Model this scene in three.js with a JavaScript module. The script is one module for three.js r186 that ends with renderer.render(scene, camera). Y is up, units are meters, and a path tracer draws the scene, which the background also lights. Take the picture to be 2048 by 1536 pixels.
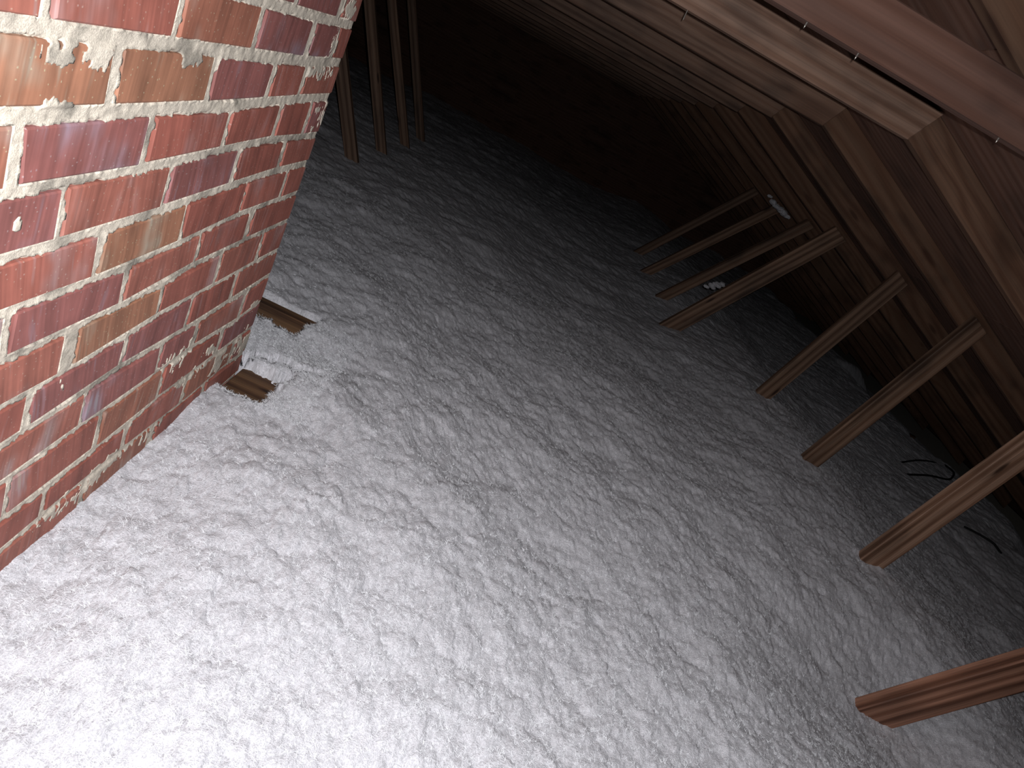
import * as THREE from 'three';
import { mergeGeometries } from 'three/addons/utils/BufferGeometryUtils.js';

// ---------------------------------------------------------------- camera, light, exposure
// Frame of reference: r = across the attic, d = down from the lens, l = along the attic (the chimney's side runs along l)
const LENS = 1.17;                                           // lens height over the ceiling boards of the room below
const P = (r, d, l) => new THREE.Vector3(r, LENS - d, -l);
const scene = new THREE.Scene();
scene.background = new THREE.Color(0x000000);
const renderer = new THREE.WebGLRenderer();
renderer.toneMapping = THREE.LinearToneMapping;
renderer.toneMappingExposure = 1.0;
renderer.shadowMap.enabled = true;

const camera = new THREE.PerspectiveCamera(2 * Math.atan(768 / 1290.8) * 180 / Math.PI, 2048 / 1536, 0.02, 40);
const camRight = new THREE.Vector3(0.89262, 0.44442, -0.07565);
const camUp = new THREE.Vector3(-0.43281, 0.79786, -0.41963);
const camBack = new THREE.Vector3(-0.12614, 0.40731, 0.90454);
camera.position.copy(P(0, 0, 0));
camera.quaternion.setFromRotationMatrix(new THREE.Matrix4().makeBasis(camRight, camUp, camBack));
scene.add(camera);

// the only light in this attic: the flash LED beside the lens, a wide soft beam tipped a little toward the chimney foot
const flash = new THREE.SpotLight(new THREE.Color(0.93, 0.95, 0.985), 6.6, 0, 85 * Math.PI / 180, 1);
flash.position.copy(camera.position).addScaledVector(camRight, 0.022).addScaledVector(camUp, 0.018);
flash.target.position.copy(flash.position).addScaledVector(camBack, -1).addScaledVector(camRight, -0.14).addScaledVector(camUp, -0.20);
scene.add(flash.target);
flash.castShadow = true;
flash.shadow.radius = 0.25;
flash.shadow.mapSize.set(2048, 2048);
flash.shadow.camera.near = 0.05; flash.shadow.camera.far = 15;
scene.add(flash);

// ---------------------------------------------------------------- helpers
let seed = 20477;
const rnd = () => { seed = (seed * 1664525 + 1013904223) >>> 0; return seed / 4294967296; };
const lerp = (a, b, t) => a + (b - a) * t;
const clamp = (x, a, b) => Math.max(a, Math.min(b, x));
const sstep = (a, b, x) => { const t = clamp((x - a) / (b - a), 0, 1); return t * t * (3 - 2 * t); };
function hash2(i, j, s = 0) {
  let h = Math.imul(i, 374761393) + Math.imul(j, 668265263) + Math.imul(s, 2147483647 - 1013) | 0;
  h = Math.imul(h ^ (h >>> 13), 1274126177); h ^= h >>> 16;
  return (h >>> 0) / 4294967296;
}
function vnoise(x, y, s = 0) {                                // value noise, 0..1
  const i = Math.floor(x), j = Math.floor(y), fx = x - i, fy = y - j;
  const u = fx * fx * (3 - 2 * fx), v = fy * fy * (3 - 2 * fy);
  return lerp(lerp(hash2(i, j, s), hash2(i + 1, j, s), u), lerp(hash2(i, j + 1, s), hash2(i + 1, j + 1, s), u), v);
}
function fbm(x, y, s = 0, n = 4) { let a = 0.5, t = 0, w = 0; for (let k = 0; k < n; k++) { t += a * vnoise(x, y, s + k * 17); w += a; a *= 0.5; x *= 2.03; y *= 2.03; } return t / w; }
function worley(x, y, s = 0) {                                // distance to the nearest scattered point
  const i = Math.floor(x), j = Math.floor(y); let m = 9;
  for (let a = -1; a <= 1; a++) for (let b = -1; b <= 1; b++) {
    const px = i + a + hash2(i + a, j + b, s), py = j + b + hash2(i + a, j + b, s + 7);
    const q = (px - x) * (px - x) + (py - y) * (py - y); if (q < m) m = q;
  }
  return Math.sqrt(m);
}
const used = {};
function numbered(n) { const k = used[n] = (used[n] === undefined ? 0 : used[n] + 1); return k ? n + '_' + String(k).padStart(3, '0') : n; }
function shade(o) { o.traverse(c => { if (c.isMesh) { c.castShadow = true; c.receiveShadow = true; } }); return o; }
function thing(o, name, label, category, group) {
  o.name = numbered(name); o.userData = { ...o.userData, label, category }; if (group) o.userData.group = group;
  scene.add(shade(o)); return o;
}
function part(parent, name, geo, m, label) { const o = new THREE.Mesh(geo, m); o.name = name; if (label) o.userData.label = label; parent.add(o); return o; }
function struct(o, name, label) { o.name = name; o.userData = { ...o.userData, kind: 'structure', label, category: name.split('_')[0] }; scene.add(shade(o)); return o; }
function tex(w, h, fn, srgb = true) {
  const data = new Uint8Array(w * h * 4);
  for (let y = 0; y < h; y++) for (let x = 0; x < w; x++) {
    const c = fn(x / w, y / h, x, y), k = (y * w + x) * 4;
    data[k] = clamp(c[0], 0, 1) * 255; data[k + 1] = clamp(c[1], 0, 1) * 255; data[k + 2] = clamp(c[2], 0, 1) * 255; data[k + 3] = 255;
  }
  const t = new THREE.DataTexture(data, w, h, THREE.RGBAFormat);
  t.wrapS = t.wrapT = THREE.MirroredRepeatWrapping; t.magFilter = THREE.LinearFilter; t.minFilter = THREE.LinearMipmapLinearFilter; t.generateMipmaps = true;
  if (srgb) t.colorSpace = THREE.SRGBColorSpace;
  t.needsUpdate = true; return t;
}
// geometry from loose triangles with own uv
class Tri {
  constructor() { this.p = []; this.u = []; }
  quad(a, b, c, d, ua, ub, uc, ud) { this.tri(a, b, c, ua, ub, uc); this.tri(a, c, d, ua, uc, ud); }
  tri(a, b, c, ua, ub, uc) { for (const v of [a, b, c]) this.p.push(v.x, v.y, v.z); for (const v of [ua, ub, uc]) this.u.push(v[0], v[1]); }
  build() {
    const g = new THREE.BufferGeometry();
    g.setAttribute('position', new THREE.Float32BufferAttribute(this.p, 3));
    g.setAttribute('uv', new THREE.Float32BufferAttribute(this.u, 2));
    g.computeVertexNormals(); return g;
  }
}
// a sawn timber: four corners in the (r, d) plane, given as start left, start right, end right, end left, pushed from l0 to l1
function timber(q, l0, l1, c = 0.0025) {
  const T = new Tri(), o = [rnd() * 9, rnd() * 9];
  const ax = [(q[3][0] + q[2][0] - q[0][0] - q[1][0]) / 2, (q[3][1] + q[2][1] - q[0][1] - q[1][1]) / 2], n = Math.hypot(ax[0], ax[1]);
  ax[0] /= n; ax[1] /= n; const nx = [-ax[1], ax[0]];
  const cx = q.reduce((s, v) => s + v[0], 0) / 4, cy = q.reduce((s, v) => s + v[1], 0) / 4;
  const inset = q.map(v => { const a = (v[0] - cx) * ax[0] + (v[1] - cy) * ax[1], b = (v[0] - cx) * nx[0] + (v[1] - cy) * nx[1]; const a2 = a - Math.sign(a) * c, b2 = b - Math.sign(b) * c; return [cx + ax[0] * a2 + nx[0] * b2, cy + ax[1] * a2 + nx[1] * b2]; });
  const uv = (v, l) => [o[0] + v[0] * ax[0] + v[1] * ax[1], o[1] + v[0] * nx[0] + v[1] * nx[1] + (l - l0) * 0.9];
  const ring = [[inset, l0], [q, l0 + c], [q, l1 - c], [inset, l1]];
  const area = q.reduce((s, v, i) => { const w = q[(i + 1) % 4]; return s + v[0] * w[1] - w[0] * v[1]; }, 0);
  const add = (a, b, cc, d) => area > 0 ? T.quad(P(...a), P(...b), P(...cc), P(...d), uv(a, a[2]), uv(b, b[2]), uv(cc, cc[2]), uv(d, d[2])) : T.quad(P(...d), P(...cc), P(...b), P(...a), uv(d, d[2]), uv(cc, cc[2]), uv(b, b[2]), uv(a, a[2]));
  const at = (v, l) => [v[0], v[1], l];
  add(at(inset[0], l0), at(inset[1], l0), at(inset[2], l0), at(inset[3], l0));
  add(at(inset[3], l1), at(inset[2], l1), at(inset[1], l1), at(inset[0], l1));
  for (let k = 0; k < 3; k++) for (let i = 0; i < 4; i++) {
    const j = (i + 1) % 4, [A, la] = ring[k], [B, lb] = ring[k + 1];
    add(at(A[j], la), at(A[i], la), at(B[i], lb), at(B[j], lb));
  }
  return T.build();
}
// a straight-edged board along any axis pair: box in (r, d, l) with grain along g ('r' or 'l')
function board(r0, r1, d0, d1, l0, l1, g = 'l', c = 0.002) {
  const T = new Tri(), o = [rnd() * 9, rnd() * 9];
  const R = [r0, r1], D = [d0, d1], L = [l0, l1];
  const uv = p => g === 'l' ? [o[0] + p[2], o[1] + p[0] + p[1] * 0.9] : [o[0] + p[0], o[1] + p[2] + p[1] * 0.9];
  const V = (i, j, k, fi) => [R[i] + (fi === 0 ? 0 : i ? -c : c), D[j] + (fi === 1 ? 0 : j ? -c : c), L[k] + (fi === 2 ? 0 : k ? -c : c)];
  const put = f => { const w = f.map(v => P(...v)); T.quad(w[0], w[1], w[2], w[3], ...f.map(uv)); };
  const ctr = P((r0 + r1) / 2, (d0 + d1) / 2, (l0 + l1) / 2);
  const face = f => { const w = f.map(v => P(...v)), nn = new THREE.Vector3().subVectors(w[1], w[0]).cross(new THREE.Vector3().subVectors(w[2], w[0])); const m = w[0].clone().add(w[2]).multiplyScalar(0.5).sub(ctr); put(nn.dot(m) > 0 ? f : [...f].reverse()); };
  for (const i of [0, 1]) face([V(i, 0, 0, 0), V(i, 1, 0, 0), V(i, 1, 1, 0), V(i, 0, 1, 0)]);
  for (const j of [0, 1]) face([V(0, j, 0, 1), V(1, j, 0, 1), V(1, j, 1, 1), V(0, j, 1, 1)]);
  for (const k of [0, 1]) face([V(0, 0, k, 2), V(1, 0, k, 2), V(1, 1, k, 2), V(0, 1, k, 2)]);
  for (const i of [0, 1]) for (const j of [0, 1]) face([V(i, j, 0, 0), V(i, j, 1, 0), V(i, j, 1, 1), V(i, j, 0, 1)]);
  for (const i of [0, 1]) for (const k of [0, 1]) face([V(i, 0, k, 0), V(i, 1, k, 0), V(i, 1, k, 2), V(i, 0, k, 2)]);
  for (const j of [0, 1]) for (const k of [0, 1]) face([V(0, j, k, 1), V(1, j, k, 1), V(1, j, k, 2), V(0, j, k, 2)]);
  return T.build();
}

// ---------------------------------------------------------------- materials
// wood: grain runs along u; one texture covers 1.6 m by 0.4 m
function woodTex(s, cathedral, dark, soft = 1) {
  return tex(1024, 512, (u, v) => {
    const x = u * 1.6, y = v * 0.4;
    const warp = (fbm(x * 1.3, y * 7, s, 4) - 0.5);
    let ring = cathedral ? Math.sqrt(Math.pow((y - 0.2 + warp * 0.09) * 1.0, 2) + Math.pow((x - 0.8) * 0.07, 2)) * 190 + warp * 16 : (y + warp * 0.035) * 175;
    let g = 0.5 + 0.5 * Math.sin(ring);
    g = Math.pow(g, 1.6);
    const fine = fbm(x * 9, y * 420, s + 3, 3), band = fbm(x * 1.1, y * 34, s + 9, 3), blot = fbm(x * 5, y * 12, s + 5, 4);
    const kx = worley(x * 1.1, y * 5, s + 21), knot = 1 - sstep(0.02, 0.075, kx * (0.7 + hash2(3, s, 2)));
    let t = 0.92 - soft * (0.22 * g + 0.30 * (fine - 0.35) + 0.42 * (band - 0.45)) - dark * sstep(0.5, 0.8, blot);
    t *= 1 - 0.5 * soft * knot;
    return [0.86 * t, 0.86 * t - 0.045 * (g + knot), 0.86 * t - 0.08 * (g + knot)];
  });
}
const WT = [woodTex(11, false, 0.12), woodTex(43, true, 0.16, 0.6), woodTex(77, false, 0.12), woodTex(131, true, 0.18, 0.4)];
function woodMat(k, color, rough = 0.72) {
  const m = WT[k].clone(); m.repeat.set(1 / 1.6, 1 / 0.4); m.needsUpdate = true;
  return new THREE.MeshStandardMaterial({ color: new THREE.Color().setRGB(...color), map: m, bumpMap: m, bumpScale: 0.0009, roughness: rough });
}
const M = {
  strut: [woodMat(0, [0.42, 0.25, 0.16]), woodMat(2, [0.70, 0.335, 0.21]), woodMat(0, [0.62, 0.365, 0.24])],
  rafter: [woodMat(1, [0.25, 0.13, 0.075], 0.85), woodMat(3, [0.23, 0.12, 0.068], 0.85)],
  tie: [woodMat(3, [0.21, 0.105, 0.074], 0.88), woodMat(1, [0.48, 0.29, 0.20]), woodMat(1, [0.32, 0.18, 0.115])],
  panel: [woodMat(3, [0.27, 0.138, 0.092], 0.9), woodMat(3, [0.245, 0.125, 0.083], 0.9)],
  joist: woodMat(0, [0.25, 0.125, 0.055], 0.85),
  nail: new THREE.MeshStandardMaterial({ color: 0xb9b4ac, metalness: 0.85, roughness: 0.4 }),
  plaster: new THREE.MeshStandardMaterial({ color: 0xb8b2a6, roughness: 0.95 }),
  wire: new THREE.MeshStandardMaterial({ color: 0x0c0b0b, roughness: 0.7 }),
};

// ---------------------------------------------------------------- the attic shell
const PITCH = 0.393, RIDGE = -1.1;
const rafBottom = r => -0.644 + PITCH * (r > RIDGE ? r : 2 * RIDGE - r);       // d of the rafters' lower edge
const rafTop = r => rafBottom(r) - 0.0965;
const LBACK = -1.7, LFAR = 9.4, REAVE = 4.85, LEAVE = 2 * RIDGE - REAVE;

struct(new THREE.Mesh(board(LEAVE, REAVE, 1.17, 1.19, LBACK, LFAR, 'l'), M.plaster), 'floor', 'plasterboard of the rooms below, under the insulation');
function roofSide(name, sgn, label) {
  const G = new THREE.Group();
  const edge = sgn > 0 ? [RIDGE, -0.36, 0.75, 1.86, 2.97, 3.95, REAVE] : [RIDGE, -2.1, -3.2, -4.3, -5.4, -6.3, LEAVE];
  let n = 0;
  for (let a = 0; a + 1 < edge.length; a++) for (let b = 0; b < 6; b++) {
    let la = LBACK + b * 1.85 + (a % 2 ? 0.0 : -0.9), lb = la + 1.85;
    la = clamp(la, LBACK, LFAR); lb = clamp(lb, LBACK, LFAR); if (b === 5) lb = LFAR; if (lb - la < 0.01) continue;
    const pieces = (sgn > 0 && a === 0) ? [[la, Math.min(lb, 0.34)], [Math.max(la, 1.42), lb]] : [[la, lb]];
    for (const [x0, x1] of pieces) {
      if (x1 - x0 < 0.02) continue;
      const r0 = edge[a] + sgn * 0.0015, r1 = edge[a + 1] - sgn * 0.0015;
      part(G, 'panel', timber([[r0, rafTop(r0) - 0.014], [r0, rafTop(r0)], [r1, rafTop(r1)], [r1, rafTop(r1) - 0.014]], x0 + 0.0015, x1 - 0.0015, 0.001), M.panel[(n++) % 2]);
    }
  }
  struct(G, name, label);
}
roofSide('ceiling_right', 1, 'sloping underside of the roof decking past the leaning struts');
roofSide('ceiling_left', -1, 'sloping underside of the roof decking behind the chimney');
for (const [name, l0, l1, lab] of [['wall_far', LFAR, LFAR + 0.03, 'dark gable wall at the far end of the attic'], ['wall_near', LBACK - 0.03, LBACK, 'gable wall behind the photographer']]) {
  const T = new Tri(), q = [[LEAVE, 1.17], [RIDGE, rafTop(RIDGE)], [REAVE, 1.17]];
  const uv = v => [v[0], v[1]];
  T.tri(...q.map(v => P(v[0], v[1], l0)), ...q.map(uv)); T.tri(...[...q].reverse().map(v => P(v[0], v[1], l1)), ...[...q].reverse().map(uv));
  for (let i = 0; i < 3; i++) { const a = q[i], b = q[(i + 1) % 3]; T.quad(P(...a, l0), P(...a, l1), P(...b, l1), P(...b, l0), uv(a), uv(a), uv(b), uv(b)); }
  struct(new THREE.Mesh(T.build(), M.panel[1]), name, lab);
}

// ---------------------------------------------------------------- roof frames: rafters, collar tie, struts
const STRUT = {                                              // per frame: [near face left edge r and d at the foot, lean, width across r]
  0: [1.60, 0.90, 0.40, 0.10], 1: [1.443, 0.965, 0.646, 0.130], 2: [1.660, 0.875, 0.205, 0.095], 3: [1.642, 0.866, 0.224, 0.086], 4: [1.600, 0.868, 0.250, 0.084],
  5: [1.162, 0.892, 0.584, 0.122], 6: [1.235, 0.850, 0.665, 0.085], 7: [1.165, 0.905, 0.69, 0.085],
};
const LSTRUT = { 5: [-0.952, 0.875, -0.515, 0.080], 6: [-0.950, 0.86, -0.497, 0.072], 7: [-0.948, 0.84, -0.53, 0.072] };
const ORD = ['', '', 'first', 'second', 'third', 'fourth', 'fifth', 'sixth', 'seventh', 'eighth', 'ninth', 'tenth', 'eleventh', 'twelfth'];
const frameL = k => 0.64 + 0.63 * k;
function nailGeo(p, dir, len) {
  const g = mergeGeometries([new THREE.CylinderGeometry(0.0016, 0.0016, len, 6), new THREE.ConeGeometry(0.0016, 0.004, 6).rotateX(Math.PI).translate(0, -len / 2 - 0.002, 0)]);
  g.translate(0, -len / 2, 0); g.applyQuaternion(new THREE.Quaternion().setFromUnitVectors(new THREE.Vector3(0, -1, 0), dir.clone().normalize())); g.translate(p.x, p.y, p.z); return g;
}
for (let k = 0; k < 14; k++) {
  const l = frameL(k), G = new THREE.Group(), cut = k < 2;   // the first two stand beside the chimney: their left rafters end before it
  const tb = k === 1 ? -0.265 : -0.287, tt = tb - 0.089;
  const re = 4.5, le = 2 * RIDGE - 4.5, rs = cut ? -0.352 : RIDGE + 0.001, tl = cut ? -0.352 : 2 * RIDGE - 0.89;
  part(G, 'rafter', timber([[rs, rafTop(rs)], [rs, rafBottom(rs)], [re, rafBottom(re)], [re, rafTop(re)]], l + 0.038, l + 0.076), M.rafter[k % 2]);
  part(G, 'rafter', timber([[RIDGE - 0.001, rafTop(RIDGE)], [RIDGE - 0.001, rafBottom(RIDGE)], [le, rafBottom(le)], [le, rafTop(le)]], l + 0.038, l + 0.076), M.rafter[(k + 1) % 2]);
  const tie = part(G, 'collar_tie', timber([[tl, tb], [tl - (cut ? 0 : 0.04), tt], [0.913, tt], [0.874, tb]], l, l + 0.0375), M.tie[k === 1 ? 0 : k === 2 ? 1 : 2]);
  if (k === 2) part(tie, 'nail', nailGeo(P(0.193, -0.288, l + 0.008), new THREE.Vector3(0.05, -1, 0.15), 0.022), M.nail, 'bright nail point sticking out below the tie');
  if (k === 1) for (const [r, len] of [[0.423, 0.009], [0.318, 0.008], [0.724, 0.007]]) part(tie, 'nail', nailGeo(P(r, tb - 0.001, l + 0.01), new THREE.Vector3(-0.05, -1, 0.2), len), M.nail, 'bright nail point sticking out below the tie');
  const [r0, d0, lean, w] = STRUT[k] || [1.17, 0.89, 0.66, 0.085];
  const foot = 1.1, xa = d => r0 + lean * (d0 - d), top = s => { let d = 0; for (let i = 0; i < 20; i++) d = rafBottom(xa(d) + s) - 0.062; return d; };
  const ta = top(0), tw = top(w);
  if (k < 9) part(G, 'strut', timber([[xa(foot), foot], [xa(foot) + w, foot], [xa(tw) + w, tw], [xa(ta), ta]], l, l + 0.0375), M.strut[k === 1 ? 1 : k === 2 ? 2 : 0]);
  const LS = LSTRUT[k] || (k === 8 ? [-0.95, 0.86, -0.51, 0.075] : null);
  if (LS) {
    const [q0, e0, ln, ww] = LS, xb = d => q0 + ln * (e0 - d), tp = s => { let d = 0; for (let i = 0; i < 20; i++) d = rafBottom(xb(d) + s) - 0.06; return d; };
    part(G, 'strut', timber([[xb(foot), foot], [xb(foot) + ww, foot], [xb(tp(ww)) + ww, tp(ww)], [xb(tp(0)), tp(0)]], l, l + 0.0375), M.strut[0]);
  }
  part(G, 'joist', timber([[-5.4, 1.081], [-5.4, 1.169], [4.0, 1.169], [4.0, 1.081]].map((v, i) => cut && v[0] < 0 ? [-0.39, v[1]] : v), l + 0.038, l + 0.076), M.joist);
  const lab = k === 0 ? 'timber roof truss beside the near part of the chimney' : k === 1 ? 'timber roof truss beside the chimney, its thick reddish strut leaning far over'
    : `${ORD[k]} timber roof truss past the chimney, with rafters and collar tie`;
  thing(G, 'timber_truss', lab, 'truss', 'timber trusses along the attic');
}
for (const [d, lab] of [[-0.376, 'short timber header beside the chimney at collar tie height'], [-0.880, 'short timber header beside the chimney at roof height']])
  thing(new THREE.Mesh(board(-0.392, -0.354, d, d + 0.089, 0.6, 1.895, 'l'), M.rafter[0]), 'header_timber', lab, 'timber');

// ---------------------------------------------------------------- chimney
const FACE = -0.405, LN = 0.405, LE = 1.362, RB = -1.0;       // brick face, near corner, far corner, back of the stack
const BED = {                                                // height of each mortar bed along the face, as [l, d]
  0: [[1.0012, 0.0903], [1.1422, 0.0919], [1.2566, 0.0913], [1.3886, 0.0894]],
  1: [[0.5302, 0.1527], [0.5708, 0.1551], [0.6443, 0.1571], [0.7043, 0.1577], [0.7864, 0.1578], [0.8723, 0.1593], [1.0427, 0.1624], [1.1824, 0.1632], [1.3757, 0.16]],
  2: [[0.5418, 0.2287], [0.5799, 0.231], [0.6652, 0.232], [0.7483, 0.2315], [0.8649, 0.232], [0.945, 0.2347], [1.072, 0.2301], [1.2635, 0.2275], [1.3604, 0.2275]],
  3: [[0.5531, 0.3022], [0.6403, 0.3028], [0.7548, 0.3042], [0.8985, 0.3015], [0.9776, 0.2982], [1.1146, 0.2972], [1.3218, 0.3051]],
  4: [[0.5636, 0.371], [0.6328, 0.3722], [0.7045, 0.3731], [0.8215, 0.3717], [0.9308, 0.3685], [1.0155, 0.3659], [1.1598, 0.3625], [1.3501, 0.3662]],
  5: [[0.5736, 0.4361], [0.6126, 0.4349], [0.7061, 0.4406], [0.7821, 0.4426], [0.8967, 0.4388], [0.9628, 0.4347], [1.0516, 0.4303], [1.165, 0.4299], [1.34, 0.4335]],
  6: [[0.5832, 0.4994], [0.6397, 0.5035], [0.7132, 0.5025], [0.7913, 0.5041], [0.897, 0.504], [0.9653, 0.4942], [1.0888, 0.4967], [1.1642, 0.4943], [1.3338, 0.4979]],
  7: [[0.5934, 0.5659], [0.6374, 0.5681], [0.7033, 0.5698], [0.8229, 0.5672], [0.8967, 0.5608], [1.0175, 0.5619], [1.0882, 0.5671], [1.1753, 0.5641], [1.3178, 0.5689]],
  8: [[0.6038, 0.6338], [0.6487, 0.6294], [0.709, 0.6338], [0.7549, 0.6273], [0.8224, 0.6235], [0.9338, 0.6313], [1.0002, 0.6304], [1.0596, 0.6355], [1.1607, 0.6325], [1.2485, 0.6373], [1.3361, 0.6325]],
  9: [[0.6137, 0.6987], [0.6367, 0.6992], [0.733, 0.6956], [0.8074, 0.6959], [0.8545, 0.7004], [0.9441, 0.6952], [1.0131, 0.6935], [1.0807, 0.6941], [1.2037, 0.7068], [1.3161, 0.7068], [1.3706, 0.7028]],
  10: [[0.6246, 0.77], [0.71, 0.7771], [0.8051, 0.7722], [0.8907, 0.7744], [0.9711, 0.7659], [1.0434, 0.7638], [1.1872, 0.7701], [1.2281, 0.7696], [1.3631, 0.7724]],
  11: [[0.6436, 0.8387], [0.7043, 0.8326], [0.7817, 0.8318], [0.8641, 0.8287], [0.9069, 0.8323], [0.9968, 0.8329], [1.0961, 0.8405], [1.1693, 0.8373], [1.2777, 0.8342], [1.3809, 0.8445]],
};
const HEAD = {                                               // upright joints of each course, as [l, width]
  0: [[0.68, 0.013], [0.875, 0.013], [1.069, 0.017], [1.265, 0.026]],
  1: [[0.58, 0.016], [0.774, 0.015], [0.972, 0.018], [1.169, 0.022], [1.296, 0.014]],
  2: [[0.682, 0.017], [0.879, 0.015], [1.064, 0.016], [1.195, 0.019]],
  3: [[0.567, 0.017], [0.767, 0.016], [0.958, 0.014], [1.137, 0.020], [1.278, 0.019]],
  4: [[0.641, 0.010], [0.835, 0.011], [1.022, 0.014], [1.205, 0.020]],
  5: [[0.717, 0.015], [0.904, 0.010], [1.091, 0.009], [1.265, 0.016]],
  6: [[0.588, 0.014], [0.787, 0.014], [0.973, 0.012], [1.151, 0.024]],
  7: [[0.698, 0.027], [0.893, 0.010], [1.072, 0.016], [1.244, 0.018]],
  8: [[0.642, 0.014], [0.827, 0.012], [1.007, 0.013], [1.171, 0.020]],
  9: [[0.756, 0.010], [0.943, 0.014], [1.059, 0.018], [1.252, 0.020]],
  10: [[0.631, 0.009], [0.809, 0.013], [0.973, 0.015], [1.19, 0.022]],
  11: [[0.709, 0.014], [0.897, 0.020], [1.083, 0.016], [1.279, 0.022]],
  12: [[0.62, 0.012], [0.805, 0.014], [0.993, 0.022], [1.18, 0.018]],
};
const BEDT = { 0: 0.017, 1: 0.018, 2: 0.0175, 3: 0.0135, 4: 0.0145, 5: 0.0125, 6: 0.0115, 7: 0.0115, 8: 0.0125, 9: 0.0125, 10: 0.0125, 11: 0.0125 };
const bedT = k => BEDT[k] || 0.0125;
function bed(k, l) {
  if (k < 0) return 0.0908 + k * 0.0677;
  if (k > 11) return 0.836 + (k - 11) * 0.0677;
  const b = BED[k]; if (l <= b[0][0]) return b[0][1]; if (l >= b[b.length - 1][0]) return b[b.length - 1][1];
  for (let i = 0; i + 1 < b.length; i++) if (l <= b[i + 1][0]) return lerp(b[i][1], b[i + 1][1], (l - b[i][0]) / (b[i + 1][0] - b[i][0]));
}
const heads = {};                                            // completed to the near corner
const K0 = -20, K1 = 16;
for (let k = K0; k <= K1; k++) {
  const h = HEAD[k] ? HEAD[k].map(v => [...v]) : [0.60, 0.79, 0.98, 1.17].map(v => [v + (Math.abs(k) % 2 ? 0.09 : 0), 0.013]);
  while (h[0][0] > LN + 0.24) h.unshift([h[0][0] - 0.19, 0.013]);
  if (h[0][0] > LN + 0.08) h.unshift([h[0][0] - 0.19 < LN + 0.03 ? LN - 1 : h[0][0] - 0.19, 0.013]);
  heads[k] = h.filter(v => v[0] > LN + 0.03 && v[0] < LE - 0.03);
}
// brick clay: drag marks of the wire cut, lime haze, mortar specks; one texture covers 0.5 m
const clay = s => tex(512, 512, (u, v) => {
  const x = u * 0.5, y = v * 0.5, tilt = x + y * 0.10;
  const drag = fbm(tilt * 260, y * 9, s, 3), wide = fbm(tilt * 55, y * 6, s + 4, 3), haze = sstep(0.56, 0.82, fbm(tilt * 16, y * 10, s + 8, 4)), blot = fbm(x * 30, y * 30, s + 12, 4);
  const spk = 1 - sstep(0.06, 0.13, worley(x * 130, y * 130, s + 31)) ;
  const keep = hash2(Math.floor(x * 130), Math.floor(y * 130), s) > 0.72 ? spk : 0;
  let t = 0.80 + 0.20 * (drag - 0.5) + 0.20 * (wide - 0.5) + 0.16 * (blot - 0.5);
  const scr = sstep(0.60, 0.80, fbm(tilt * 150, y * 14, s + 19, 3)) * sstep(0.45, 0.7, fbm(x * 14, y * 14, s + 23, 3));
  const hz = haze * 0.42 * (0.5 + drag) + 0.30 * scr;
  let c = [lerp(t, 0.95, hz * 0.6), lerp(t, 1.42, hz), lerp(t, 1.7, hz)];
  return [lerp(c[0], 1.02, keep * 0.7), lerp(c[1], 1.55, keep * 0.7), lerp(c[2], 1.75, keep * 0.7)].map(q => q * 0.745);
});
const CT = [clay(5), clay(61), clay(123)];
const claymat = (c, k) => { const m = CT[k].clone(); m.repeat.set(2, 2); m.needsUpdate = true; return new THREE.MeshStandardMaterial({ color: new THREE.Color().setRGB(...c), map: m, bumpMap: m, bumpScale: 0.0011, roughness: 0.66 }); };
const BR = { R: [0, 1, 2].map(k => claymat([[1.0, 0.33, 0.24], [0.93, 0.295, 0.215], [1.0, 0.35, 0.25]][k], k)), P: [0, 1].map(k => claymat([[0.86, 0.31, 0.27], [0.80, 0.29, 0.255]][k], k + 1)), O: [0, 1].map(k => claymat([[1.0, 0.385, 0.245], [1.0, 0.45, 0.265]][k], k)) };
const TONE = { 1: ['R', 'R', 'O', 'P', 'P', 'R'], 2: ['O', 'O', 'P', 'R', 'R'], 3: ['O', 'P', 'R', 'R', 'R', 'P'], 4: ['P', 'R', 'P', 'R', 'R'], 5: ['R', 'O', 'R', 'R', 'R'], 6: ['R', 'P', 'R', 'R', 'R'], 7: ['R', 'O', 'R', 'R', 'R'], 8: ['R', 'P', 'P', 'R', 'R'], 9: ['R', 'P', 'P', 'R', 'R'], 10: ['R', 'R', 'O', 'R', 'P'], 11: ['R', 'R', 'R', 'O', 'R'] };
function brickGeo(A, B, C, D, out) {                         // face corners (top near, top far, bottom far, bottom near) as [l, d]
  const T = new Tri(), o = [rnd() * 7, rnd() * 7], c = 0.0018, back = FACE - 0.088, f = FACE + out, mk = [A, B, C, D];
  const cl = (A[0] + B[0] + C[0] + D[0]) / 4, cd = (A[1] + B[1] + C[1] + D[1]) / 4;
  const inn = mk.map(v => [v[0] - Math.sign(v[0] - cl) * c * (0.7 + rnd() * 0.8), v[1] - Math.sign(v[1] - cd) * c * (0.7 + rnd() * 0.8)]);
  const uv = v => [o[0] + v[0], o[1] + v[1]];
  const F = inn.map(v => P(f, v[1], v[0])), E = mk.map(v => P(f - c, v[1], v[0])), K = mk.map(v => P(back, v[1], v[0]));
  T.quad(F[3], F[2], F[1], F[0], ...[inn[3], inn[2], inn[1], inn[0]].map(uv));
  for (let i = 0; i < 4; i++) {
    const j = (i + 1) % 4;
    T.quad(E[i], F[i], F[j], E[j], uv(mk[i]), uv(inn[i]), uv(inn[j]), uv(mk[j]));
    const w = i % 2 ? [0.09, 0] : [0, 0.09], s = v => { const q = uv(v); return [q[0] + w[0], q[1] + w[1]]; };
    T.quad(K[i], E[i], E[j], K[j], s(mk[i]), uv(mk[i]), uv(mk[j]), s(mk[j]));
  }
  return T.build();
}
const chimney = new THREE.Group();
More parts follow.
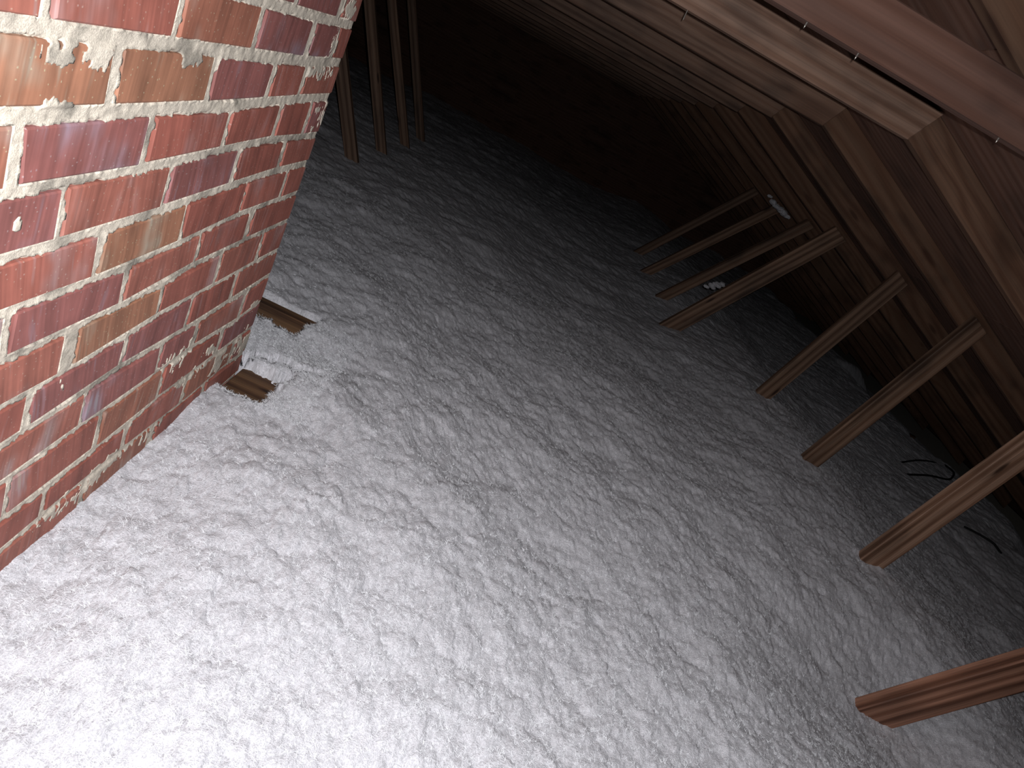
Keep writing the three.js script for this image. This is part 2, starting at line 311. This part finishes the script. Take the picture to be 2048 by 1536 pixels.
for (let k = K0; k <= K1; k++) {                             // course k lies between bed k-1 and bed k
  const hs = heads[k], tones = TONE[k], xs = [LN, ...hs.map(v => v[0]), LE], ws = [0, ...hs.map(v => v[1]), 0], firstSeen = hs.length + 1 - (tones ? tones.length : 0);
  for (let i = 0; i + 1 < xs.length; i++) {
    const a = xs[i] + ws[i] / 2, b = xs[i + 1] - ws[i + 1] / 2, tt = bedT(k - 1) / 2, tb = bedT(k) / 2, j = () => (rnd() - 0.5) * 0.002;
    if (b - a < 0.02) continue;
    const sk = (rnd() - 0.5) * 0.004;
    const g = brickGeo([a + sk + j(), bed(k - 1, a) + tt + j()], [b + j(), bed(k - 1, b) + tt + j()], [b + sk + j(), bed(k, b) - tb + j()], [a + j(), bed(k, a) - tb + j()], (rnd() - 0.5) * 0.0007);
    const t = (tones && tones[i - firstSeen]) || (rnd() < 0.7 ? 'R' : rnd() < 0.6 ? 'P' : 'O'), list = BR[t];
    part(chimney, 'brick', g, (k === 7 && t === 'O') ? BR.O[1] : list[Math.floor(hash2(k + 40, i, 5) * list.length)]);
  }
}
{ // the three sides of the stack that face away, one joined part
  const gs = [], bx = (r0, r1, d0, d1, l0, l1) => gs.push(board(r0, r1, d0, d1, l0, l1, 'l', 0.003));
  for (let k = K0; k <= K1; k++) {
    const d0 = bed(k - 1, LE) + 0.006, d1 = bed(k, LE) - 0.006, odd = Math.abs(k) % 2;
    for (let r = FACE - 0.101 - (odd ? 0.0 : 0.095); r > RB + 0.1; r -= 0.19) { const a = Math.max(RB + 0.101, r - 0.178); if (r - a > 0.03) { bx(a, r, d0, d1, LE - 0.088, LE); bx(a, r, d0, d1, LN, LN + 0.088); } }
    if (!odd) { bx(FACE - 0.101 - 0.083, FACE - 0.101, d0, d1, LE - 0.088, LE); bx(FACE - 0.101 - 0.083, FACE - 0.101, d0, d1, LN, LN + 0.088); }
    for (let l = LN + (odd ? 0 : -0.095); l < LE; l += 0.1914) { const a = Math.max(LN, l), b = Math.min(LE, l + 0.179); if (b - a > 0.03) bx(RB, RB + 0.088, d0, d1, a, b); }
  }
  const o = part(chimney, 'brick', mergeGeometries(gs), BR.R[1], 'bricks of the three sides turned away'); o.userData.kind = 'stuff';
}
{ // mortar: a core set back from the bricks, and on the visible side a ragged skin that fills the joints and smears over brick edges
  const mt = tex(512, 512, (u, v) => { const n = fbm(u * 40, v * 40, 3, 4), g = hash2(Math.floor(u * 512), Math.floor(v * 512), 9), w = fbm(u * 9, v * 9, 33, 4), t = 0.86 + 0.20 * (n - 0.5) + 0.16 * (g - 0.5) - 0.22 * sstep(0.5, 0.8, w); return [t, t * 0.965, t * 0.90]; });
  mt.repeat.set(2.5, 2.5);
  const mm = new THREE.MeshStandardMaterial({ color: new THREE.Color().setRGB(0.77, 0.735, 0.705), map: mt, bumpMap: mt, bumpScale: 0.0012, roughness: 0.95 });
  const SMEAR = [[0.606, 0.172, 0.03, 0.012, 0.9], [0.648, 0.172, 0.014, 0.014, 0.8], [0.603, 0.221, 0.022, 0.007, 0.7], [1.305, 0.062, 0.03, 0.022, 1], [1.285, 0.12, 0.016, 0.03, 0.62], [1.345, 0.262, 0.028, 0.03, 0.85], [0.993, 0.684, 0.05, 0.014, 0.75], [1.02, 0.70, 0.03, 0.02, 0.7],
    [0.858, 0.833, 0.05, 0.014, 1], [0.80, 0.85, 0.045, 0.016, 1], [0.74, 0.845, 0.03, 0.016, 0.6], [0.985, 0.85, 0.025, 0.02, 0.8], [1.253, 0.18, 0.06, 0.012, 0.6], [0.817, 0.166, 0.025, 0.012, 1], [1.32, 0.80, 0.05, 0.03, 0.6], [1.22, 0.80, 0.03, 0.02, 0.5], [1.10, 0.77, 0.04, 0.012, 0.7], [1.33, 0.70, 0.03, 0.012, 0.7], [1.15, 0.745, 0.03, 0.012, 0.5], [0.694, 0.58, 0.012, 0.02, 0.6], [0.579, 0.337, 0.005, 0.006, 1.2]];
  const n = 410, m = 560, lA = LN + 0.002, lB = LE - 0.002, dA = -0.18, dB = 1.0, pos = new Float32Array((n + 1) * (m + 1) * 3), uvs = new Float32Array((n + 1) * (m + 1) * 2);
  for (let j = 0; j <= m; j++) for (let i = 0; i <= n; i++) {
    const l = lerp(lA, lB, i / n), d = lerp(dA, dB, j / m);
    let k = K0; while (k < K1 && bed(k, l) < d) k++;
    let s = Math.min(d - bed(k - 1, l) - bedT(k - 1) / 2, bed(k, l) - bedT(k) / 2 - d);
    for (const [hl, hw] of heads[k]) s = Math.min(s, Math.abs(l - hl) - hw / 2);
    const n1 = fbm(l * 120, d * 120, 2, 3) - 0.5, n2 = fbm(l * 45, d * 45, 50, 3) - 0.5, n3 = fbm(l * 210, d * 100, 71, 2) - 0.5;
    let e0 = -0.0012 + n2 * 0.0048 + n3 * 0.0034;
    let cover = e0 - s;
    for (const [sl, sd, wl, wd, q] of SMEAR) { const a = (l - sl) / wl, b = (d - sd) / wd, z = a * a + b * b; if (z < 3) cover = Math.max(cover, 0.012 * (q * (1 - z * 0.55) + n2 * 2.2 + n3 * 1.5 - 0.42)); }
    let h = lerp(-0.0022 + n1 * 0.0022 + n2 * 0.0014, 0.0007 + (n1 + n3) * 0.0007, sstep(-0.003, 0.0012, s));
    h -= 0.007 * (1 - sstep(-0.0026, 0.0002, cover));
    const q = j * (n + 1) + i, v = P(FACE + h, d, l); pos.set([v.x, v.y, v.z], q * 3); uvs.set([l, d], q * 2);
  }
  const idx = []; for (let j = 0; j < m; j++) for (let i = 0; i < n; i++) { const a = j * (n + 1) + i, b = a + 1, c = a + n + 1, e = c + 1; idx.push(a, c, b, b, c, e); }
  const g = new THREE.BufferGeometry(); g.setAttribute('position', new THREE.BufferAttribute(pos, 3)); g.setAttribute('uv', new THREE.BufferAttribute(uvs, 2)); g.setIndex(idx); g.computeVertexNormals();
  part(chimney, 'mortar', g, mm, 'pale rough mortar filling and smearing the joints');
  part(chimney, 'mortar', board(RB + 0.004, FACE - 0.012, -1.27, 1.168, LN + 0.004, LE - 0.004, 'l', 0.003), mm, 'mortar core of the stack');
}
thing(chimney, 'chimney', 'red brick chimney stack with thick pale smeared mortar joints', 'chimney');

// ---------------------------------------------------------------- timber showing through the insulation beside the chimney
thing(new THREE.Mesh(board(-0.95, -0.335, 0.862, 1.005, 1.668, 1.706, 'r'), M.joist), 'joist', 'brown joist edge showing behind the chimney corner', 'joist');
thing(new THREE.Mesh(board(-0.402, 0.12, 0.897, 0.935, 1.235, 1.41, 'r'), M.joist), 'plank', 'brown plank patch bare of insulation at the chimney foot', 'plank');

// ---------------------------------------------------------------- loose-fill insulation
function insulBase(r, l) {                                   // depth of the smoothed surface below the lens
  let d = 0.868 + 0.095 * sstep(1.72, 2.35, r) + 0.05 * sstep(-1.4, -2.2, r);
  d += (fbm(r * 1.7 + 3, l * 1.7, 401, 3) - 0.5) * 0.055 + (fbm(r * 5, l * 5 + 8, 402, 3) - 0.5) * 0.03;
  const q = ((r - 1.54) / 0.36) ** 2 + ((l - 1.22) / 0.36) ** 2; d += 0.125 * Math.exp(-q);
  d += 0.3 * sstep(3.55, 4.1, r + (fbm(l * 2.2, 5, 77, 3) - 0.5) * 0.9);
  d += 0.02 * sstep(5.5, 8, l) + 0.016 * (1 - sstep(0.3, 0.95, l)) + 0.034 * sstep(-0.25, 0.45, r) * (1 - sstep(0.95, 1.64, r)) + 0.03 * sstep(1.9, 4.2, l) * (1 - sstep(0.9, 1.5, r));
  return d;
}
function insulDip(r, l) {                                    // bare patches beside the chimney
  const n = fbm(r * 34, l * 34, 91, 4) - 0.5, n4 = fbm(r * 120, l * 120, 95, 2) - 0.5;
  const boxd = (r0, r1, l0, l1) => Math.max(r0 - r, r - r1, l0 - l, l - l1);
  let d = 0;
  d = Math.max(d, 0.062 * (1 - sstep(-0.006, 0.016, boxd(-0.44, -0.298, 1.246, 1.378) + n * 0.06 + n4 * 0.02)));
  d = Math.max(d, 0.055 * (1 - sstep(-0.006, 0.014, boxd(-0.70, -0.365, 1.605, 1.692) + n * 0.05 + n4 * 0.02)));
  d = Math.max(d, 0.022 * (1 - sstep(-0.004, 0.012, boxd(-0.75, -0.352, 1.69, 1.745) + n * 0.02)));
  const t = clamp((r + 0.40) / 0.17, 0, 1), cl = 1.405 + 0.06 * t + n * 0.05; if (r > -0.42 && r < -0.22) d = Math.max(d, 0.05 * (1 - sstep(0.001, 0.012, Math.abs(l - cl) + n4 * 0.02)) * (1 - 0.7 * t));
  return d;
}
function dome(x, y, s) {                                     // rounded lumps, each with a height of its own
  const i = Math.floor(x), j = Math.floor(y); let m = 9, t = 0;
  for (let a = -1; a <= 1; a++) for (let b = -1; b <= 1; b++) {
    const px = i + a + hash2(i + a, j + b, s), py = j + b + hash2(i + a, j + b, s + 7), q = (px - x) * (px - x) + (py - y) * (py - y);
    if (q < m) { m = q; t = hash2(i + a, j + b, s + 13); }
  }
  return (0.5 + 0.5 * t) * (1 - 1.15 * m);
}
function fluff(r, l, step) {                                 // tufts of several sizes
  const wx = (fbm(r * 45, l * 45, 12, 3) - 0.5) * 0.03, wy = (fbm(r * 45 + 40, l * 45, 13, 3) - 0.5) * 0.03, a = r + wx, b = l + wy;
  let h = 0.016 * (fbm(r * 9, l * 9, 5, 2) - 0.5) + 0.0075 * dome(a * 23, b * 23, 1) + 0.0055 * dome(a * 47, b * 47, 2);
  if (step < 0.022) h += 0.0026 * dome(a * 105, b * 105, 3);
  if (step < 0.012) h += 0.0020 * (fbm(r * 230, l * 230, 31, 2) - 0.5);
  return h - 0.009;
}
const surf = (r, l, step = 0.005) => { const dip = insulDip(r, l); return insulBase(r, l) + dip - fluff(r, l, step) ; };
const insulation = new THREE.Group();
const fib = tex(1024, 1024, (u, v) => {
  const q = fbm(u * 24, v * 24, 3, 2) * 6, a = fbm(u * 150 + q, v * 60, 8, 3), b = fbm(u * 60, v * 150 + q, 9, 3), c = fbm(u * 14, v * 14, 10, 4), e = fbm(u * 210, v * 210, 14, 2);
  const t = 0.80 + 0.26 * (Math.max(a, b) - 0.56) + 0.10 * (c - 0.5) + 0.16 * (e - 0.5); return [t, t * 0.99, t];
});
fib.repeat.set(4, 4);
const wool = new THREE.MeshStandardMaterial({ color: new THREE.Color().setRGB(0.94, 0.935, 0.95), map: fib, bumpMap: fib, bumpScale: 0.0026, roughness: 1 });
{
  const ls = [LBACK + 0.01, -0.9, -0.3, 0.05, 0.2]; { let l = 0.3; while (l < LFAR - 0.02) { ls.push(l); l += 0.0034 * (1 + 0.8 * l); } ls.push(LFAR - 0.01); }
  const NF = 900, CO = 6, cols = NF + 1 + 2 * CO, inEave = 4.3;
  const pos = new Float32Array(ls.length * cols * 3), uvs = new Float32Array(ls.length * cols * 2), R = new Float32Array(ls.length * cols);
  ls.forEach((l, j) => {
    const rL = FACE - 0.003 - 0.42 * Math.max(0, l - LE), rR = Math.min(4.2, 1.05 * Math.max(l, 0.2) + 0.8);
    for (let i = 0; i < cols; i++) {
      let r, step;
      if (i < CO) { r = lerp(-5.5, rL, i / CO); step = 0.5; } else if (i > CO + NF) { r = lerp(rR, inEave, (i - CO - NF) / CO); step = 0.5; } else { r = lerp(rL, rR, (i - CO) / NF); step = (rR - rL) / NF; }
      const d = Math.min(1.165, step > 0.1 || j < 5 ? insulBase(r, l) : surf(r, l, Math.max(step, 0.004 * (1 + 0.8 * l))));
      const q = j * cols + i, v = P(r, d, l); pos.set([v.x, v.y, v.z], q * 3); uvs.set([r, l], q * 2); R[q] = r;
    }
  });
  const idx = [];
  for (let j = 0; j + 1 < ls.length; j++) for (let i = 0; i + 1 < cols; i++) {
    const a = j * cols + i, b = a + 1, c = a + cols, e = c + 1, rm = (R[a] + R[e]) / 2;
    if (ls[j] > LN - 0.05 && ls[j + 1] < LE + 0.003 && rm < FACE - 0.004 && rm > RB) continue;
    idx.push(a, b, c, b, e, c);
  }
  const g = new THREE.BufferGeometry(); g.setAttribute('position', new THREE.BufferAttribute(pos, 3)); g.setAttribute('uv', new THREE.BufferAttribute(uvs, 2)); g.setIndex(idx); g.computeVertexNormals();
  const o = part(insulation, 'wool_blanket', g, wool); o.userData.kind = 'stuff';
}
// a crumb of wool: a small lumpy blob
function crumbGeo(s, sub = 1) {
  const g = new THREE.IcosahedronGeometry(1, sub), p = g.attributes.position, v = new THREE.Vector3();
  for (let i = 0; i < p.count; i++) { v.fromBufferAttribute(p, i); const k = 0.72 + 0.6 * vnoise(v.x * 2.1 + s * 9 + v.z * 1.3 + 20, v.y * 2.1 + v.z * 1.7 + 20, s); p.setXYZ(i, v.x * k * 1.25, v.y * k * 0.7, v.z * k); }
  g.computeVertexNormals(); return g;
}
const fibre = new THREE.MeshStandardMaterial({ color: new THREE.Color().setRGB(0.71, 0.705, 0.72), roughness: 1, side: THREE.DoubleSide });
for (let c = 0; c < 4; c++) {                                // loose ends of wool standing off the surface
  const T = new Tri(), z = [0, 0];
  for (let k = 0; k < 9; k++) {
    const az = rnd() * 6.283, len = 0.5 + rnd() * 0.7, up = 0.05 + rnd() * 0.5, w = 0.03 + 0.03 * rnd(), bend = (rnd() - 0.5) * 1.4; let p = new THREE.Vector3((rnd() - 0.5) * 0.7, 0, (rnd() - 0.5) * 0.7), side = new THREE.Vector3(-Math.sin(az), 0.3, Math.cos(az)).multiplyScalar(w);
    for (let q = 0; q < 3; q++) {
      const a2 = az + bend * q / 3, n = p.clone().add(new THREE.Vector3(Math.cos(a2), up * (1 - q * 0.45), Math.sin(a2)).multiplyScalar(len / 3)), sA = side.clone().multiplyScalar(1 - q * 0.28), sB = side.clone().multiplyScalar(1 - (q + 1) * 0.28);
      T.quad(p.clone().sub(sA), p.clone().add(sA), n.clone().add(sB), n.clone().sub(sB), z, z, z, z); p = n;
    }
  }
  const N = 17000, im = new THREE.InstancedMesh(T.build(), fibre, N), mtx = new THREE.Matrix4(), qn = new THREE.Quaternion(), eu = new THREE.Euler();
  let n = 0;
  while (n < N) {
    const bare = n < 1100;                                   // more of them round the bare patches
    const l = bare ? 1.22 + 0.5 * rnd() : 0.38 + Math.pow(rnd(), 1.4) * 2.9, rL = l < LE ? FACE + 0.003 : -0.31 * l + 0.02, rR = Math.min(2.6, 1.05 * l + 0.7), r = bare ? lerp(l < LE ? FACE + 0.003 : -0.5, -0.2, rnd()) : lerp(rL, rR, rnd());
    const s = 0.0045 + 0.006 * rnd(); eu.set(rnd() * 0.6 - 0.3, rnd() * 6.28, rnd() * 0.6 - 0.3); qn.setFromEuler(eu);
    if (insulDip(r, l) > (bare ? 0.012 : 0.02)) continue;
    mtx.compose(P(r, surf(r, l, 0.0034 * (1 + 0.8 * l)) + 0.0005, l), qn, new THREE.Vector3(s, s, s)); im.setMatrixAt(n++, mtx);
  }
  im.name = 'wool_fibres'; im.userData.kind = 'stuff'; insulation.add(im);
}
insulation.userData.kind = 'stuff';
thing(insulation, 'loose_insulation', 'white fluffy blown-in insulation covering the attic floor', 'insulation');

// ---------------------------------------------------------------- small things
function tuft(label, list) {
  const gs = list.map(([r, d, l, s], i) => { const g = crumbGeo(40 + i, 2); g.scale(s, s, s); g.rotateY(i * 1.7); const v = P(r, d, l); g.translate(v.x, v.y, v.z); return g; });
  thing(new THREE.Mesh(mergeGeometries(gs), wool), 'insulation_tuft', label, 'insulation');
}
tuft('white insulation tuft caught on the strut of the fourth truss past the chimney', [[1.262, 0.585, 3.792, 0.014], [1.285, 0.565, 3.79, 0.02], [1.31, 0.548, 3.79, 0.022], [1.335, 0.53, 3.79, 0.016], [1.30, 0.572, 3.785, 0.014]]);
tuft('white insulation crumbs clinging to the rafter of the fifth truss past the chimney', [[1.50, -0.01, 4.44, 0.014], [1.535, 0.012, 4.43, 0.022], [1.57, 0.024, 4.43, 0.02], [1.605, 0.028, 4.43, 0.026], [1.64, 0.036, 4.43, 0.026], [1.67, 0.046, 4.43, 0.018]]);
function wire(label, pts, rad) {
  const c = new THREE.CatmullRomCurve3(pts.map(([r, l, up]) => P(r, surf(r, l, 0.02) - up, l)));
  thing(new THREE.Mesh(new THREE.TubeGeometry(c, 24, rad, 6), M.wire), 'wire', label, 'wire');
}
wire('thin black wire lying straight on the insulation toward the eave', [[2.95, 3.70, 0.0], [3.12, 3.82, 0.02], [3.3, 3.95, 0.02], [3.46, 4.08, 0.0]], 0.006);
wire('black wire bending back in a hook on the insulation near the eave', [[2.88, 3.5, 0], [3.1, 3.62, 0.02], [3.3, 3.72, 0.02], [3.42, 3.84, 0.02], [3.52, 3.98, 0.02], [3.56, 4.12, 0.0]], 0.007);
wire('short black wire beside the strut of the first truss past the chimney', [[2.92, 2.98, 0.01], [3.0, 2.95, 0.02], [3.06, 2.92, 0.02], [3.12, 2.9, 0.0]], 0.006);

renderer.render(scene, camera);
